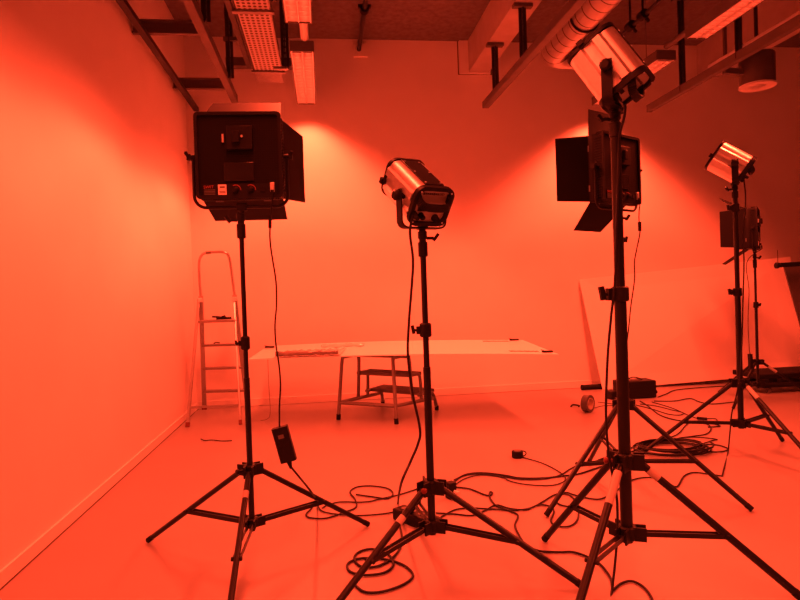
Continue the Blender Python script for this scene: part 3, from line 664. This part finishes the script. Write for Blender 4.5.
MB().box((l + r_) / 2 + Vector((0, -.08, 0)), ((r_ - l).length, .26, .03)).build('platform', M_STOOL, lad, bevel=.004)
sL0, sR0 = F(187.5, 427, 0), F(240.5, 424.5, 0)
sL1, sR1 = P(199, 299, ys(1.32)), P(234, 298, ys(1.32))
for a, b in ((sL0, sL1), (sR0, sR1)):
    r_ = MB().bar(a, b, .026, .032).build('support_leg', M_LADDER, lad, bevel=.004)
    MB().bar(a, a + (b - a).normalized() * .05, .034, .040).build('foot_cap', M_RED, r_)
f1 = .145
MB().bar(sL0.lerp(sL1, f1), sR0.lerp(sR1, f1 + .0), .02, .025).build('support_bar', M_LADDER, lad)
gl = (l + r_ if False else (fL0.lerp(fL1, fr_) + fR0.lerp(fR1, fr_)) / 2) + Vector((.03, -.08, .016))
cl = thing('spring_clamp', 'dark spring clamp lying on top of the ladder platform', 'clamp', gl)
MB().bar(gl + Vector((-.10, 0, .035)), gl + Vector((.06, .02, .018)), .03, .022, .006).build('handle', M_BLACK, cl)
MB().bar(gl + Vector((-.05, -.02, .012)), gl + Vector((.12, .0, .014)), .04, .024, .006).build('jaw', M_BLACK, cl)
MB().bar(gl + Vector((-.02, .0, .014)), gl + Vector((.05, -.03, .04)), .03, .02, .005).build('handle', M_BLACK, cl)
tl = onplane(214, 343.6, yf) + Vector((0, -.02, .003))
tag(MB().tube(smooth_path([tl, tl + Vector((.03, 0, .012)), tl + Vector((.07, .01, .004))], 4), .008).build('glove_clip', M_TAPE), 'small dark clip lying on the ladder tread below the platform', 'clip')

# ================================================================ STEP STOOL + BOARD TABLE
nl, nr = F(338.5, 419.5), F(396.5, 424)
frr, frl = F(437.5, 410), F(381.5, 404)
ux = (nr - nl).normalized(); uy = Vector((-ux.y, ux.x, 0))
if uy.y < 0: uy = -uy
Wd = (nr - nl).length
dep = max((frr - nr).dot(uy), .6)
def S(u, v, z): return nl.lerp(nr, u / Wd).lerp(frl.lerp(frr, u / Wd), v / dep) + Vector((0, 0, z))
ztop = .705
ss = thing('step_stool', 'steel step stool with ribbed treads under the table board', 'step stool', S(Wd / 2, dep / 2, 0))
rt_ = .0205
for u, du in ((0, .06), (Wd, -.03)):
    mid = S(u + du, .02, ztop - .04)
    lg = MB().tube(smooth_path([S(u, 0, .02), S(u + du * .5, .01, ztop * .5), mid, S(u + du * 1.3, .05, ztop - .008), S(u + du * 1.4, .16, ztop - .006)], 4), rt_, 10).build('leg', M_STOOL, ss)
    MB().cyl(S(u, 0, 0), S(u + du * .07, 0, .06), .024, n=12).build('rubber_foot', M_RUBBER, lg)
    # front leg of the stool, bent to carry the lower treads
    lg = MB().tube(smooth_path([S(u + du * .3, dep, .02), S(u + du * .5, dep - .03, .14), S(u + du * .7, dep - .08, .215), S(u + du * .7, dep - .2, .235), S(u + du * .7, dep - .36, .235)], 4), rt_, 10).build('leg', M_STOOL, ss)
    MB().cyl(S(u + du * .3, dep, 0), S(u + du * .3, dep, .05), .024, n=12).build('rubber_foot', M_RUBBER, lg)
    MB().tube(smooth_path([S(u + du * .2, dep * .42, .17), S(u + du * .6, dep * .40, ztop * .5), S(u + du, dep * .38, ztop - .02), S(u + du, dep * .25, ztop - .006)], 4), rt_, 10).build('upright', M_STOOL, ss)
    MB().tube(smooth_path([S(u + du * .4, dep * .62, .17), S(u + du * .6, dep * .62, .38), S(u + du * .7, dep * .58, .465), S(u + du * .7, dep * .38, .475)], 4), rt_ * .95, 10).build('upright', M_STOOL, ss)
    MB().cyl(S(u + du * .25, .015, .19), S(u + du * .35, dep - .04, .15), rt_, n=10).build('side_rail', M_STOOL, ss)
MB().cyl(S(.01, .01, .19), S(Wd - .01, .01, .19), rt_, n=10).build('cross_rail', M_STOOL, ss)
for v0, v1, z in ((.26, dep * .42, ztop), (dep * .40, dep * .68, .485), (dep * .66, dep * 1.0, .25)):
    q4 = [S(.03, v0, 0), S(Wd - .03, v0, 0), S(Wd - .03, v1, 0), S(.03, v1, 0)]
    m = MB(); m.prism([(p.x, p.y) for p in q4], z - .035, z)
    for k in range(9):
        vv = v0 + .015 + (v1 - v0 - .03) * k / 8
        m.bar(S(.05, vv, z + .001), S(Wd - .03, vv, z + .001), .008, .006)
    m.build('tread', M_TREAD, ss, smooth=False)
# board: long white foam board bent slightly over the stool
A0, A1, B1, B0 = F(248, 360.5, .742), F(559, 355.5, .70), P(523, 341, 7.22), P(268, 347, 7.46)
NU, NV = 24, 6
def bpt(u, v, dz=0):
    p = A0.lerp(A1, u).lerp(B0.lerp(B1, u), v)
    return p + Vector((0, 0, .026 * (1 - (2 * u - 1) ** 2) + .006 + dz))
bm_ = MB(); vs = [bpt(i / NU, j / NV, dz) for dz in (-.006, .006) for i in range(NU + 1) for j in range(NV + 1)]
K = (NU + 1) * (NV + 1); fs = []
idx = lambda i, j, t: t * K + i * (NV + 1) + j
for i in range(NU):
    for j in range(NV):
        fs += [[idx(i, j, 0), idx(i, j + 1, 0), idx(i + 1, j + 1, 0), idx(i + 1, j, 0)], [idx(i, j, 1), idx(i + 1, j, 1), idx(i + 1, j + 1, 1), idx(i, j + 1, 1)]]
for i in range(NU): fs += [[idx(i, 0, 0), idx(i + 1, 0, 0), idx(i + 1, 0, 1), idx(i, 0, 1)], [idx(i, NV, 0), idx(i, NV, 1), idx(i + 1, NV, 1), idx(i + 1, NV, 0)]]
for j in range(NV): fs += [[idx(0, j, 0), idx(0, j, 1), idx(0, j + 1, 1), idx(0, j + 1, 0)], [idx(NU, j, 0), idx(NU, j + 1, 0), idx(NU, j + 1, 1), idx(NU, j, 1)]]
bm_.add(vs, fs)
tag(bm_.build('foam_board', M_BOARD, smooth=True), 'long white foam board laid flat over the step stool as a table', 'board')
# crumpled plastic wrap folded on the near left side of the board
wr = MB(); NU2, NV2 = 30, 10; g = []
for i in range(NU2 + 1):
    for j in range(NV2 + 1):
        u = .085 + .215 * i / NU2 + .015 * (j / NV2); v = -.01 + .42 * j / NV2
        dz = .012 + .006 * random.random() + .012 * math.sin(i * .9 + j * .7) ** 2
        g.append(bpt(u, v, dz))
wr.add(g, [[i * (NV2 + 1) + j, (i + 1) * (NV2 + 1) + j, (i + 1) * (NV2 + 1) + j + 1, i * (NV2 + 1) + j + 1] for i in range(NU2) for j in range(NV2)])
wo = wr.build('plastic_wrap', M_FOIL); md = wo.modifiers.new('thick', 'SOLIDIFY'); md.thickness = .004
tag(wo, 'crumpled clear plastic sheet spread on the left half of the table board', 'plastic sheet')
rl_ = MB(); pts = [bpt(.09 + .205 * k / 16, .012 + .004 * math.sin(k * 1.3), .046) for k in range(17)]
rl_.tube(pts, .026, 10, ridge=lambda i: 1 + .15 * math.sin(i * 2.3))
ro = rl_.build('rolled_wrap', M_FOILD); tag(ro, 'shiny rolled edge of wrap along the near side of the table board', 'plastic roll')
r2 = MB(); pts = [bpt(.22 + .155 * k / 12, .60 + .02 * math.sin(k), .03) for k in range(13)]
r2.tube(pts, .018, 8, ridge=lambda i: 1 + .25 * math.sin(i * 1.9))
tag(r2.build('rolled_wrap', M_FOIL), 'narrow roll of clear wrap at the far side of the table board', 'plastic roll')
for u, v, lab in ((.975, .09, 'black clip on the near corner of the table board, beside torn tape'), (.957, .93, 'black clip on the far corner of the table board, farthest from the ladder'), (.02, .80, 'black clip at the ladder end of the table board')):
    c = bpt(u, v, .012)
    o = thing('binder_clip', lab, 'clip', c, 'black clips on the table board')
    MB().box(c + Vector((0, 0, .008)), (.11, .05, .018), yawmat(-8)).build('clip_body', M_BLACK, o, bevel=.004)
    MB().tube([c + Vector((-.03, 0, .016)), c + Vector((-.06, .02, .026)), c + Vector((-.03, .04, .016))], .004).build('wire_handle', M_STEEL, o)
for u0, u1, v, lab in ((.86, .955, .16, 'strip of torn brown tape near the front edge of the table board'), (.83, .93, .88, 'strip of torn brown tape near the back edge of the table board')):
    m = MB(); k = 14; vs = []
    for i in range(k + 1):
        u = u0 + (u1 - u0) * i / k; wv = .025 + .02 * random.random()
        vs += [bpt(u, v - wv, .0075), bpt(u, v + wv, .0075)]
    m.add(vs, [[2 * i, 2 * i + 2, 2 * i + 3, 2 * i + 1] for i in range(k)])
    o = m.build('tape_strip', mat('brown_tape', (.42, .24, .18), .5)); sm = o.modifiers.new('thick', 'SOLIDIFY'); sm.thickness = .001
    tag(o, lab, 'tape', 'tape strips on the table board')
st0 = bpt(.045, .3, -.01)
cable('thin pale string hanging from the ladder end of the table board', [st0, st0 + Vector((0, 0, -.3)), st0 + Vector((.005, 0, -.62)), st0 + Vector((-.03, 0, -.69)), st0 + Vector((-.10, -.02, -.70))], .0028, 'string', 5, M_GREY, None)

# ================================================================ LEANING BOARDS, DOLLY
bl = F(602, 389.5, .003); bl.y = 7.70; bl = Vector((bl.x, bl.y, .003))
tl_ = P(579, 279.5, YB - .03)
up = (tl_ - bl); hgt = up.length
lb = MB(); Lb = 3.0
br_ = bl + Vector((Lb, -.10, .10)); tr2 = tl_ + Vector((Lb, -.20, .22))     # the right end sits higher, propped on the gear beside it
nrm = (br_ - bl).cross(up).normalized()
vs = [p + nrm * c for c in (0, .012) for p in (bl, br_, tr2, tl_)]
lb.add(vs, [[0, 1, 2, 3], [7, 6, 5, 4], [0, 4, 5, 1], [1, 5, 6, 2], [2, 6, 7, 3], [3, 7, 4, 0]])
tag(lb.build('foam_board', M_BOARD, smooth=False), 'big white foam board leaning crooked against the back wall', 'board')
# dark board leaning at the edge of frame
e0 = P(784, 266, 6.72); e1 = P(806, 345, 6.9)
dbm = MB(); ua = Vector((1, .02, 0)); dn = (e1 - e0)
foot = e0 + dn * ((e0.z - .26) / -dn.z)
nn = ua.cross(foot - e0).normalized()
vs = [p + nn * c for c in (0, .02) for p in (e0, e0 + ua * .8, foot + ua * .8, foot)]
dbm.add(vs, [[0, 1, 2, 3], [7, 6, 5, 4], [0, 4, 5, 1], [1, 5, 6, 2], [2, 6, 7, 3], [3, 7, 4, 0]])
ob = tag(dbm.build('dark_board', M_DARKBOARD, smooth=False), 'dark sloping board under a black boom arm by the dolly', 'board')
# boom arm with a knob, carried by a post outside the picture
bs = P(776, 265.5, 6.6); be = bs + Vector((1.3, .05, .03))
bo = thing('boom_arm', 'black horizontal boom arm with end knob above the dark sloping board', 'boom arm', (be.x, be.y, 0))
MB().bar(P(780, 265, 6.6), be, .05, .055, .01).build('arm', M_BLACK, bo)
MB().lathe(bs - Vector((.012, 0, 0)), (1, 0, 0), [(.012, 0), (.035, .01), (.035, .04), (.015, .045), (.015, .07)], 12).build('end_knob', M_BLACK, bo)
MB().cyl(P(778, 264, 6.6), P(777.5, 250, 6.6), .003, n=6).build('whip', M_TUBE, bo)
MB().cyl((be.x, be.y, 0), (be.x, be.y, be.z + .06), .025, n=14).build('post', M_BLACK, bo)
MB().lathe((be.x, be.y, 0), (0, 0, 1), [(.17, 0), (.17, .02), (.05, .04), (.03, .05)], 20).build('base_plate', M_BLACK, bo)
# low dolly
g0 = F(772, 394, 0); dly = thing('dolly', 'low flat black dolly on small casters at the foot of the boards', 'dolly', (g0.x + .7, g0.y + .15, 0))
dx0, dx1, dy0, dy1 = g0.x - .12, g0.x + 1.4, g0.y, g0.y + .5
MB().box(((dx0 + dx1) / 2, (dy0 + dy1) / 2, .10), (dx1 - dx0, dy1 - dy0, .05)).build('frame', M_BLACK, dly, bevel=.008)
MB().box(((dx0 + dx1) / 2, (dy0 + dy1) / 2, .215), (dx1 - dx0 + .08, dy1 - dy0, .06)).build('deck', M_RUBBER, dly, bevel=.01)
for x in (dx0 + .2, dx1 - .2):
    for y in (dy0 + .08, dy1 - .08): MB().box((x, y, .155), (.06, .06, .07)).build('spacer', M_BLACK, dly)
for x in (dx0 + .13, dx1 - .13):
    for y in (dy0 + .06, dy1 - .06):
        w_ = MB().lathe((x - .014, y, .037), (1, 0, 0), [(.03, 0), (.037, .005), (.037, .023), (.03, .028)], 16).build('caster', M_GREY, dly)
        MB().box((x, y, .065), (.045, .03, .025)).build('caster_fork', M_STEEL, w_)

# ================================================================ OVERHEAD: LEFT SIDE
for Y, lab in ((5.78, 'grey steel wall arm under the ceiling, crossed by the dark rail, closer to the camera'), (7.27, 'grey steel wall arm under the ceiling beside the back wall corner')):
    o = thing('wall_bracket', lab, 'bracket', (XL, Y, 3.89), 'steel wall arms under the ceiling')
    MB().box((-1.34, Y, 3.945), (.60, .05, .016)).box((-1.34, Y + .022, 3.89), (.60, .006, .12)).box((-1.34, Y, 3.835), (.60, .05, .016)).build('arm', M_GREY, o)
def channel(p, q, w, h, up=True):               # U profile open upward
    m = MB(); p, q = Vector(p), Vector(q)
    m.bar(p, q, w, .008)
    for s in (-1, 1): m.bar(p + Vector((s * w / 2, 0, h / 2)), q + Vector((s * w / 2, 0, h / 2)), .008, h)
    return m
def perf_strip(p, q, w=.05):
    m = MB(); p, q = Vector(p), Vector(q)
    m.bar(p, q, w, .012)
    for s in (-1, 1): m.bar(p + Vector((s * w / 2, .012, 0)), q + Vector((s * w / 2, .012, 0)), .006, .03)
    n_ = int((q - p).length / .06)
    for k in range(n_): c = p.lerp(q, (k + .5) / n_); m.box(c - Vector((0, .012, 0)), (.02, .008, .02))
    return m
tag(MB().bar((-1.515, 2.2, 3.79), (-1.515, 7.93, 3.79), .06, .045).build('pipe_rail', M_DARKRAIL), 'thin dark rail running under the wall arms close to the left wall', 'rail', 'steel rails under the ceiling')
rl2 = thing('steel_rail', 'grey channel rail at the free ends of the wall arms', 'rail', (-1.01, 7.69, 3.8), 'steel rails under the ceiling')
channel((-1.01, 2.2, 3.805), (-1.01, 7.69, 3.805), .07, .09).build('channel', M_GREY, rl2)
for Y in (3.6, 5.55, 6.95):
    h = perf_strip((-.95, Y, 3.85), (-.95, Y, ZC)).build('hanger', M_DARKRAIL, rl2)
    MB().box((-.86, Y, 4.28), (.30, .04, .04)).build('cross_piece', M_GREY, h)
tr_ = thing('cable_tray', 'perforated metal cable tray between the channel rail and the tube lights', 'cable tray', (-.525, 6.8, 3.9))
MB().box((-.525, 4.6, 3.9), (.28, 4.6, .006)).build('punched_floor', M_TRAY, tr_)
MB().box((-.525, 7.04, 3.885), (.285, .30, .006)).build('end_plate', M_STEEL, tr_)
for x in (-.68, -.378): MB().box((x, 4.62, 3.935), (.012, 4.64, .085)).build('side_rail', M_DARKRAIL if x < -.5 else M_STEEL, tr_)
MB().box((-.735, 4.6, 3.96), (.05, 4.6, .04)).build('support_rail', M_DARKRAIL, tr_)
for Y in (3.4, 5.42, 6.86): MB().box((-.525, Y, 3.885), (.36, .05, .022)).build('cross_bar', M_STEEL, tr_)
for Y in (4.9, 6.35): perf_strip((-.31, Y, 3.74), (-.31, Y, ZC), .05).build('hanger', M_DARKRAIL, tr_)
MB().box((-.36, 6.35, 3.74), (.14, .05, .025)).build('hanger_foot', M_STEEL, tr_)
MB().box((-.36, 4.9, 3.84), (.14, .05, .025)).build('hanger_foot', M_STEEL, tr_)
# horizontal duct box behind the tray end
tag(MB().box((-.62, 7.55, 4.24), (.9, .12, .10)).build('cross_duct', M_GREY), 'grey square cross duct behind the end of the cable tray', 'duct')

def louvre_curve(ld):                            # batwing output with a sharp cut-off, as a parabolic louvre gives
    ld.use_nodes = True; nt = ld.node_tree; em = nt.nodes['Emission']
    g = nt.nodes.new('ShaderNodeNewGeometry'); sp_ = nt.nodes.new('ShaderNodeSeparateXYZ'); ab = nt.nodes.new('ShaderNodeMath'); ab.operation = 'ABSOLUTE'
    rp = nt.nodes.new('ShaderNodeValToRGB'); el = rp.color_ramp.elements
    while len(el) > 1: el.remove(el[-1])
    for i, (p, v) in enumerate(LAMP_CURVE):
        e = el[0] if i == 0 else el.new(p)
        e.position = p; e.color = (v, v, v, 1)
    nt.links.new(g.outputs['Incoming'], sp_.inputs[0]); nt.links.new(sp_.outputs['Z'], ab.inputs[0]); nt.links.new(ab.outputs[0], rp.inputs[0])
    nt.links.new(rp.outputs[0], em.inputs['Strength'])

def tube_light(label, x0, x1, y0, y1, z, dim=1.12):
    o = thing('ceiling_light', label, 'ceiling light', ((x0 + x1) / 2, (y0 + y1) / 2, z), 'tube lights under the ceiling')
    w = x1 - x0; xm = (x0 + x1) / 2; ym = (y0 + y1) / 2; ln = y1 - y0
    m = MB(); m.box((xm, ym, z + .10), (w, ln, .01))
    for s in (-1, 1): m.box((xm + s * w / 2, ym, z + .05), (.008, ln, .10)); m.box((xm, ym + s * ln / 2, z + .05), (w, .008, .10))
    m.build('housing', M_GREY, o)
    lv = MB()
    n_ = int(ln / .09)
    for k in range(n_): lv.box((xm, y0 + (k + .5) * ln / n_, z + .018), (w - .02, .008, .040))
    lv.box((xm, ym, z + .018), (.008, ln - .02, .036))
    for s in (-1, 1): lv.box((xm + s * (w / 2 - .012), ym, z + .02), (.01, ln - .02, .036))
    lv.build('louvre', M_LOUVRE, o)
    rf = MB()
    for s in (-1, 1): rf.box((xm + s * w / 4, ym, z + .075), (w / 2 - .02, ln - .02, .004))
    rf.build('reflector', M_LOUVRE, o)
    for s in (-1, 1): MB().cyl((xm + s * w / 4, y0 + .03, z + .055), (xm + s * w / 4, y1 - .03, z + .055), .013, n=10).build('tube', M_TUBELIT, o)
    ld = bpy.data.lights.new('tube_glow', 'AREA'); ld.shape = 'RECTANGLE'; ld.size = w - .03; ld.size_y = ln - .04
    ld.energy = LAMP_WATTS * dim * ln / 1.5; ld.color = LAMP_COLOR; louvre_curve(ld)
    lo = bpy.data.objects.new('tube_glow', ld); COL.objects.link(lo); lo.parent = o; lo.location = (0, 0, -.004)
    for yy in (y0 + .25 * ln, y1 - .25 * ln): MB().cyl((xm, yy, z + .10), (xm, yy, ZC), .004, n=6).build('hanging_wire', M_STEEL, o)
    return o
tube_light('red glowing louvred tube light close beside the punched part of the cable tray', -.25, -.02, 3.95, 5.43, 3.8)
tube_light('red glowing louvred tube light nearly touching the back wall past the cable tray', -.245, -.015, 6.05, 7.72, 3.8)
tag(MB().cyl((-.10, 5.45, 3.93), (-.10, 6.03, 3.93), .04, n=14).build('conduit', M_BASE), 'pale conduit joining the two tube lights by the cable tray', 'conduit')
for ya, yb2 in ((1.85, 3.35), (-.30, 1.25), (-2.4, -.9)):
    tube_light('red glowing louvred tube light of the row by the cable tray, out of the picture', -.25, -.02, ya, yb2, 3.8, .6)
# pipe running into the back wall
sp = thing('sprinkler_pipe', 'thin dark pipe entering a plaster patch in the back wall', 'pipe', (.55, 7.9, 4.5))
MB().cyl((.53, 2.0, 4.47), (.565, YB - .012, 4.58), .028, n=14).build('pipe', M_DARKRAIL, sp)
c = Vector((.557, 6.75, 4.555)); MB().lathe(c - Vector((0, .04, 0)), (0, 1, 0), [(.05, 0), (.05, .08)], 14).box(c + Vector((0, 0, .03)), (.14, .04, .03)).cyl(c, c + Vector((0, 0, ZC - c.z)), .012, n=8).build('clamp', M_BLACK, sp)

# ================================================================ OVERHEAD: RIGHT SIDE
def rail_thing(label, p, q, w, h, hangs, ztop, hx=0):
    o = thing('steel_rail', label, 'rail', q, 'steel rails under the ceiling')
    channel(p, q, w, h).build('channel', M_GREY, o)
    for Y, zt in hangs:
        f_ = (Y - p[1]) / (q[1] - p[1]); x = p[0] + (q[0] - p[0]) * f_ + hx; z = p[2]
        perf_strip((x, Y, z + .02), (x, Y, zt), .05).build('hanger', M_DARKRAIL, o)
        MB().box((x, Y, zt - .02), (.20, .07, .035)).build('hanger_plate', M_GREY, o)
    return o
zr3 = 3.68
e3 = F(484, 108, zr3); n3 = F(586, 0, zr3)
hy1 = F(496, 45, 4.28).y; hy2 = F(525, 6, 4.28).y
rail_thing('grey channel rail hung from the boxed beam, beside the round duct', (n3.x, 1.8, zr3), (e3.x + .02, e3.y, zr3), .075, .075, ((hy1, 4.3), (hy2, 4.3), (3.6, 4.3)), 4.3)
zr4 = 3.62
e4 = F(649, 112, zr4); n4 = F(800, 24, zr4)
hy = F(684, 88, zr4 + .05).y; hyb = F(737, 55, zr4 + .05).y
rail_thing('grey channel rail ending above the angled spotlight, drum lamp behind it', (n4.x, 2.0, zr4), (e4.x, e4.y, zr4), .06, .085, ((hy, ZC), (hyb, ZC), (2.8, ZC)), ZC)
x0 = F(686, 39, 3.8).x; x1 = F(706, 39, 3.8).x
tube_light('red glowing louvred tube light crossing the hangers above the rail by the drum lamp', x0, x1 + .01, 3.7, 5.6, 3.8)
tube_light('red glowing louvred tube light partly hidden behind the steeply tilted spotlight head', x0, x1 + .01, 6.12, 7.7, 3.8)
for ya, yb2 in ((1.6, 3.1), (-.55, .95), (-2.7, -1.2)):
    tube_light('red glowing louvred tube light of the row by the drum lamp, out of the picture', x0, x1 + .01, ya, yb2, 3.8, .6)
tag(MB().cyl((x0 + .1, 5.62, 3.93), (x0 + .1, 6.1, 3.93), .03, n=12).build('conduit', M_GREY), 'grey conduit joining the two tube lights above the steeply tilted spotlight', 'conduit')
# spiral duct with elbows
zd = 3.95; rd = .135
dm = P(600, 0, F(600, 0, zd).y); dl = F(566, 38, zd)
xd = (dm.x + dl.x) / 2; yel = F(556, 50, zd).y
pth = [Vector((xd, 1.6 + .03 * k, zd)) for k in range(int((yel - 1.6) / .03))]
y1 = pth[-1].y; re = .2
pth += [Vector((xd + re - re * math.cos(math.radians(a)), y1 + re * math.sin(math.radians(a)), zd)) for a in range(8, 91, 8)]
xe = pth[-1].x
pth += [Vector((xe + .03 * k, y1 + re, zd)) for k in range(1, 13)]
xs = pth[-1].x
du = thing('ventilation_duct', 'round spiral steel duct bending under the ceiling behind the steeply tilted spotlight', 'duct', (xd, y1, zd))
MB().tube(pth, rd, 28, ridge=lambda i: 1.02 if i % 5 == 0 else 1.0).build('spiral_pipe', M_DUCT, du)
for Y in (y1 - .75, y1 - 2.1):
    MB().tube([(xd + (rd + .008) * math.cos(a), Y, zd + (rd + .008) * math.sin(a)) for a in [2 * PI * k / 28 for k in range(28)]], .012, 6, True).cyl((xd, Y, zd + rd), (xd, Y, ZC), .006, n=6).build('hanging_strap', M_BLACK, du)
MB().tube([(xs - .03, y1 + re + (rd + .006) * math.cos(a), zd + (rd + .006) * math.sin(a)) for a in [2 * PI * k / 28 for k in range(28)]], .010, 6, True).build('joint_band', M_STEEL, du)
# thin dark pipe with clamps right of the duct
pa_, pb_ = F(617, 40, 4.35), F(657, 0, 4.35)
sp2 = thing('sprinkler_pipe', 'thin dark pipe with clamps between the round duct and the tube lights', 'pipe', (pa_.x, pa_.y, 4.35))
MB().cyl((pb_.x, 2.0, 4.35), (pa_.x, YB, 4.35), .024, n=12).build('pipe', M_DARKRAIL, sp2)
for (x, y) in ((630, 26), (641, 15)):
    c = F(x, y, 4.35); c.x = (pa_.x + pb_.x) / 2; MB().lathe(c - Vector((0, .05, 0)), (0, 1, 0), [(.05, 0), (.05, .10)], 12).cyl(c, c + Vector((0, 0, ZC - c.z)), .012, n=8).cyl(c, c + Vector((.07, 0, -.07)), .018, n=8).build('clamp', M_BLACK, sp2)
# pale conduit far right and the drum lamp
ca, cb = F(710, 67, 3.75), F(800, 14, 3.75)
tag(MB().cyl(((cb.x + ca.x) / 2, 2.2, 3.75), ((cb.x + ca.x) / 2, ca.y, 3.75), .03, n=12).build('conduit', M_BASE), 'pale conduit parallel to the rail, above the drum lamp', 'conduit')
Yd = 6.2; pc = P(757.5, 87, Yd); rr_ = (P(776, 88, Yd).x - P(740, 88, Yd).x) / 2 * .82; hh_ = P(758, 55, Yd).z - pc.z
dr = thing('drum_lamp', 'grey drum-shaped downlight hanging above the leaning boards', 'ceiling light', pc, None)
MB().lathe(pc, (0, 0, 1), [(rr_ * .9, .012), (rr_, .014), (rr_, hh_ - .01), (rr_ * .96, hh_), (.02, hh_)], 32).build('housing', M_GREY, dr)
MB().lathe(pc, (0, 0, 1), [(rr_ * .45, .006), (rr_ * 1.04, 0), (rr_ * 1.04, .02), (rr_, .022)], 32).build('trim_ring', M_BASE, dr)
MB().lathe(pc, (0, 0, 1), [(rr_ * .12, -.002), (rr_ * .46, .004), (rr_ * .46, .012)], 20).build('reflector', M_SILVER, dr)
MB().cyl(pc + Vector((0, 0, hh_ - .01)), Vector((pc.x, pc.y, ZC)), .02, n=10).build('stem', M_DARKRAIL, dr)
MB().bar(pc + Vector((-rr_, 0, hh_ * .45)), pc + Vector((-rr_ - .22, 0, hh_ * .5)), .05, .06).bar(pc + Vector((-rr_ - .2, 0, hh_ * .5)), pc + Vector((-rr_ - .2, 0, ZC - pc.z)), .03).build('side_bracket', M_GREY, dr)
tag(MB().cyl(Vector((F(745, 28, ZC).x, F(745, 28, ZC).y, ZC - .12)), Vector((F(745, 28, ZC).x, F(745, 28, ZC).y, ZC)), .06, n=16).build('smoke_detector', M_DARKRAIL), 'small round dark detector on the concrete ceiling above the drum lamp', 'detector')
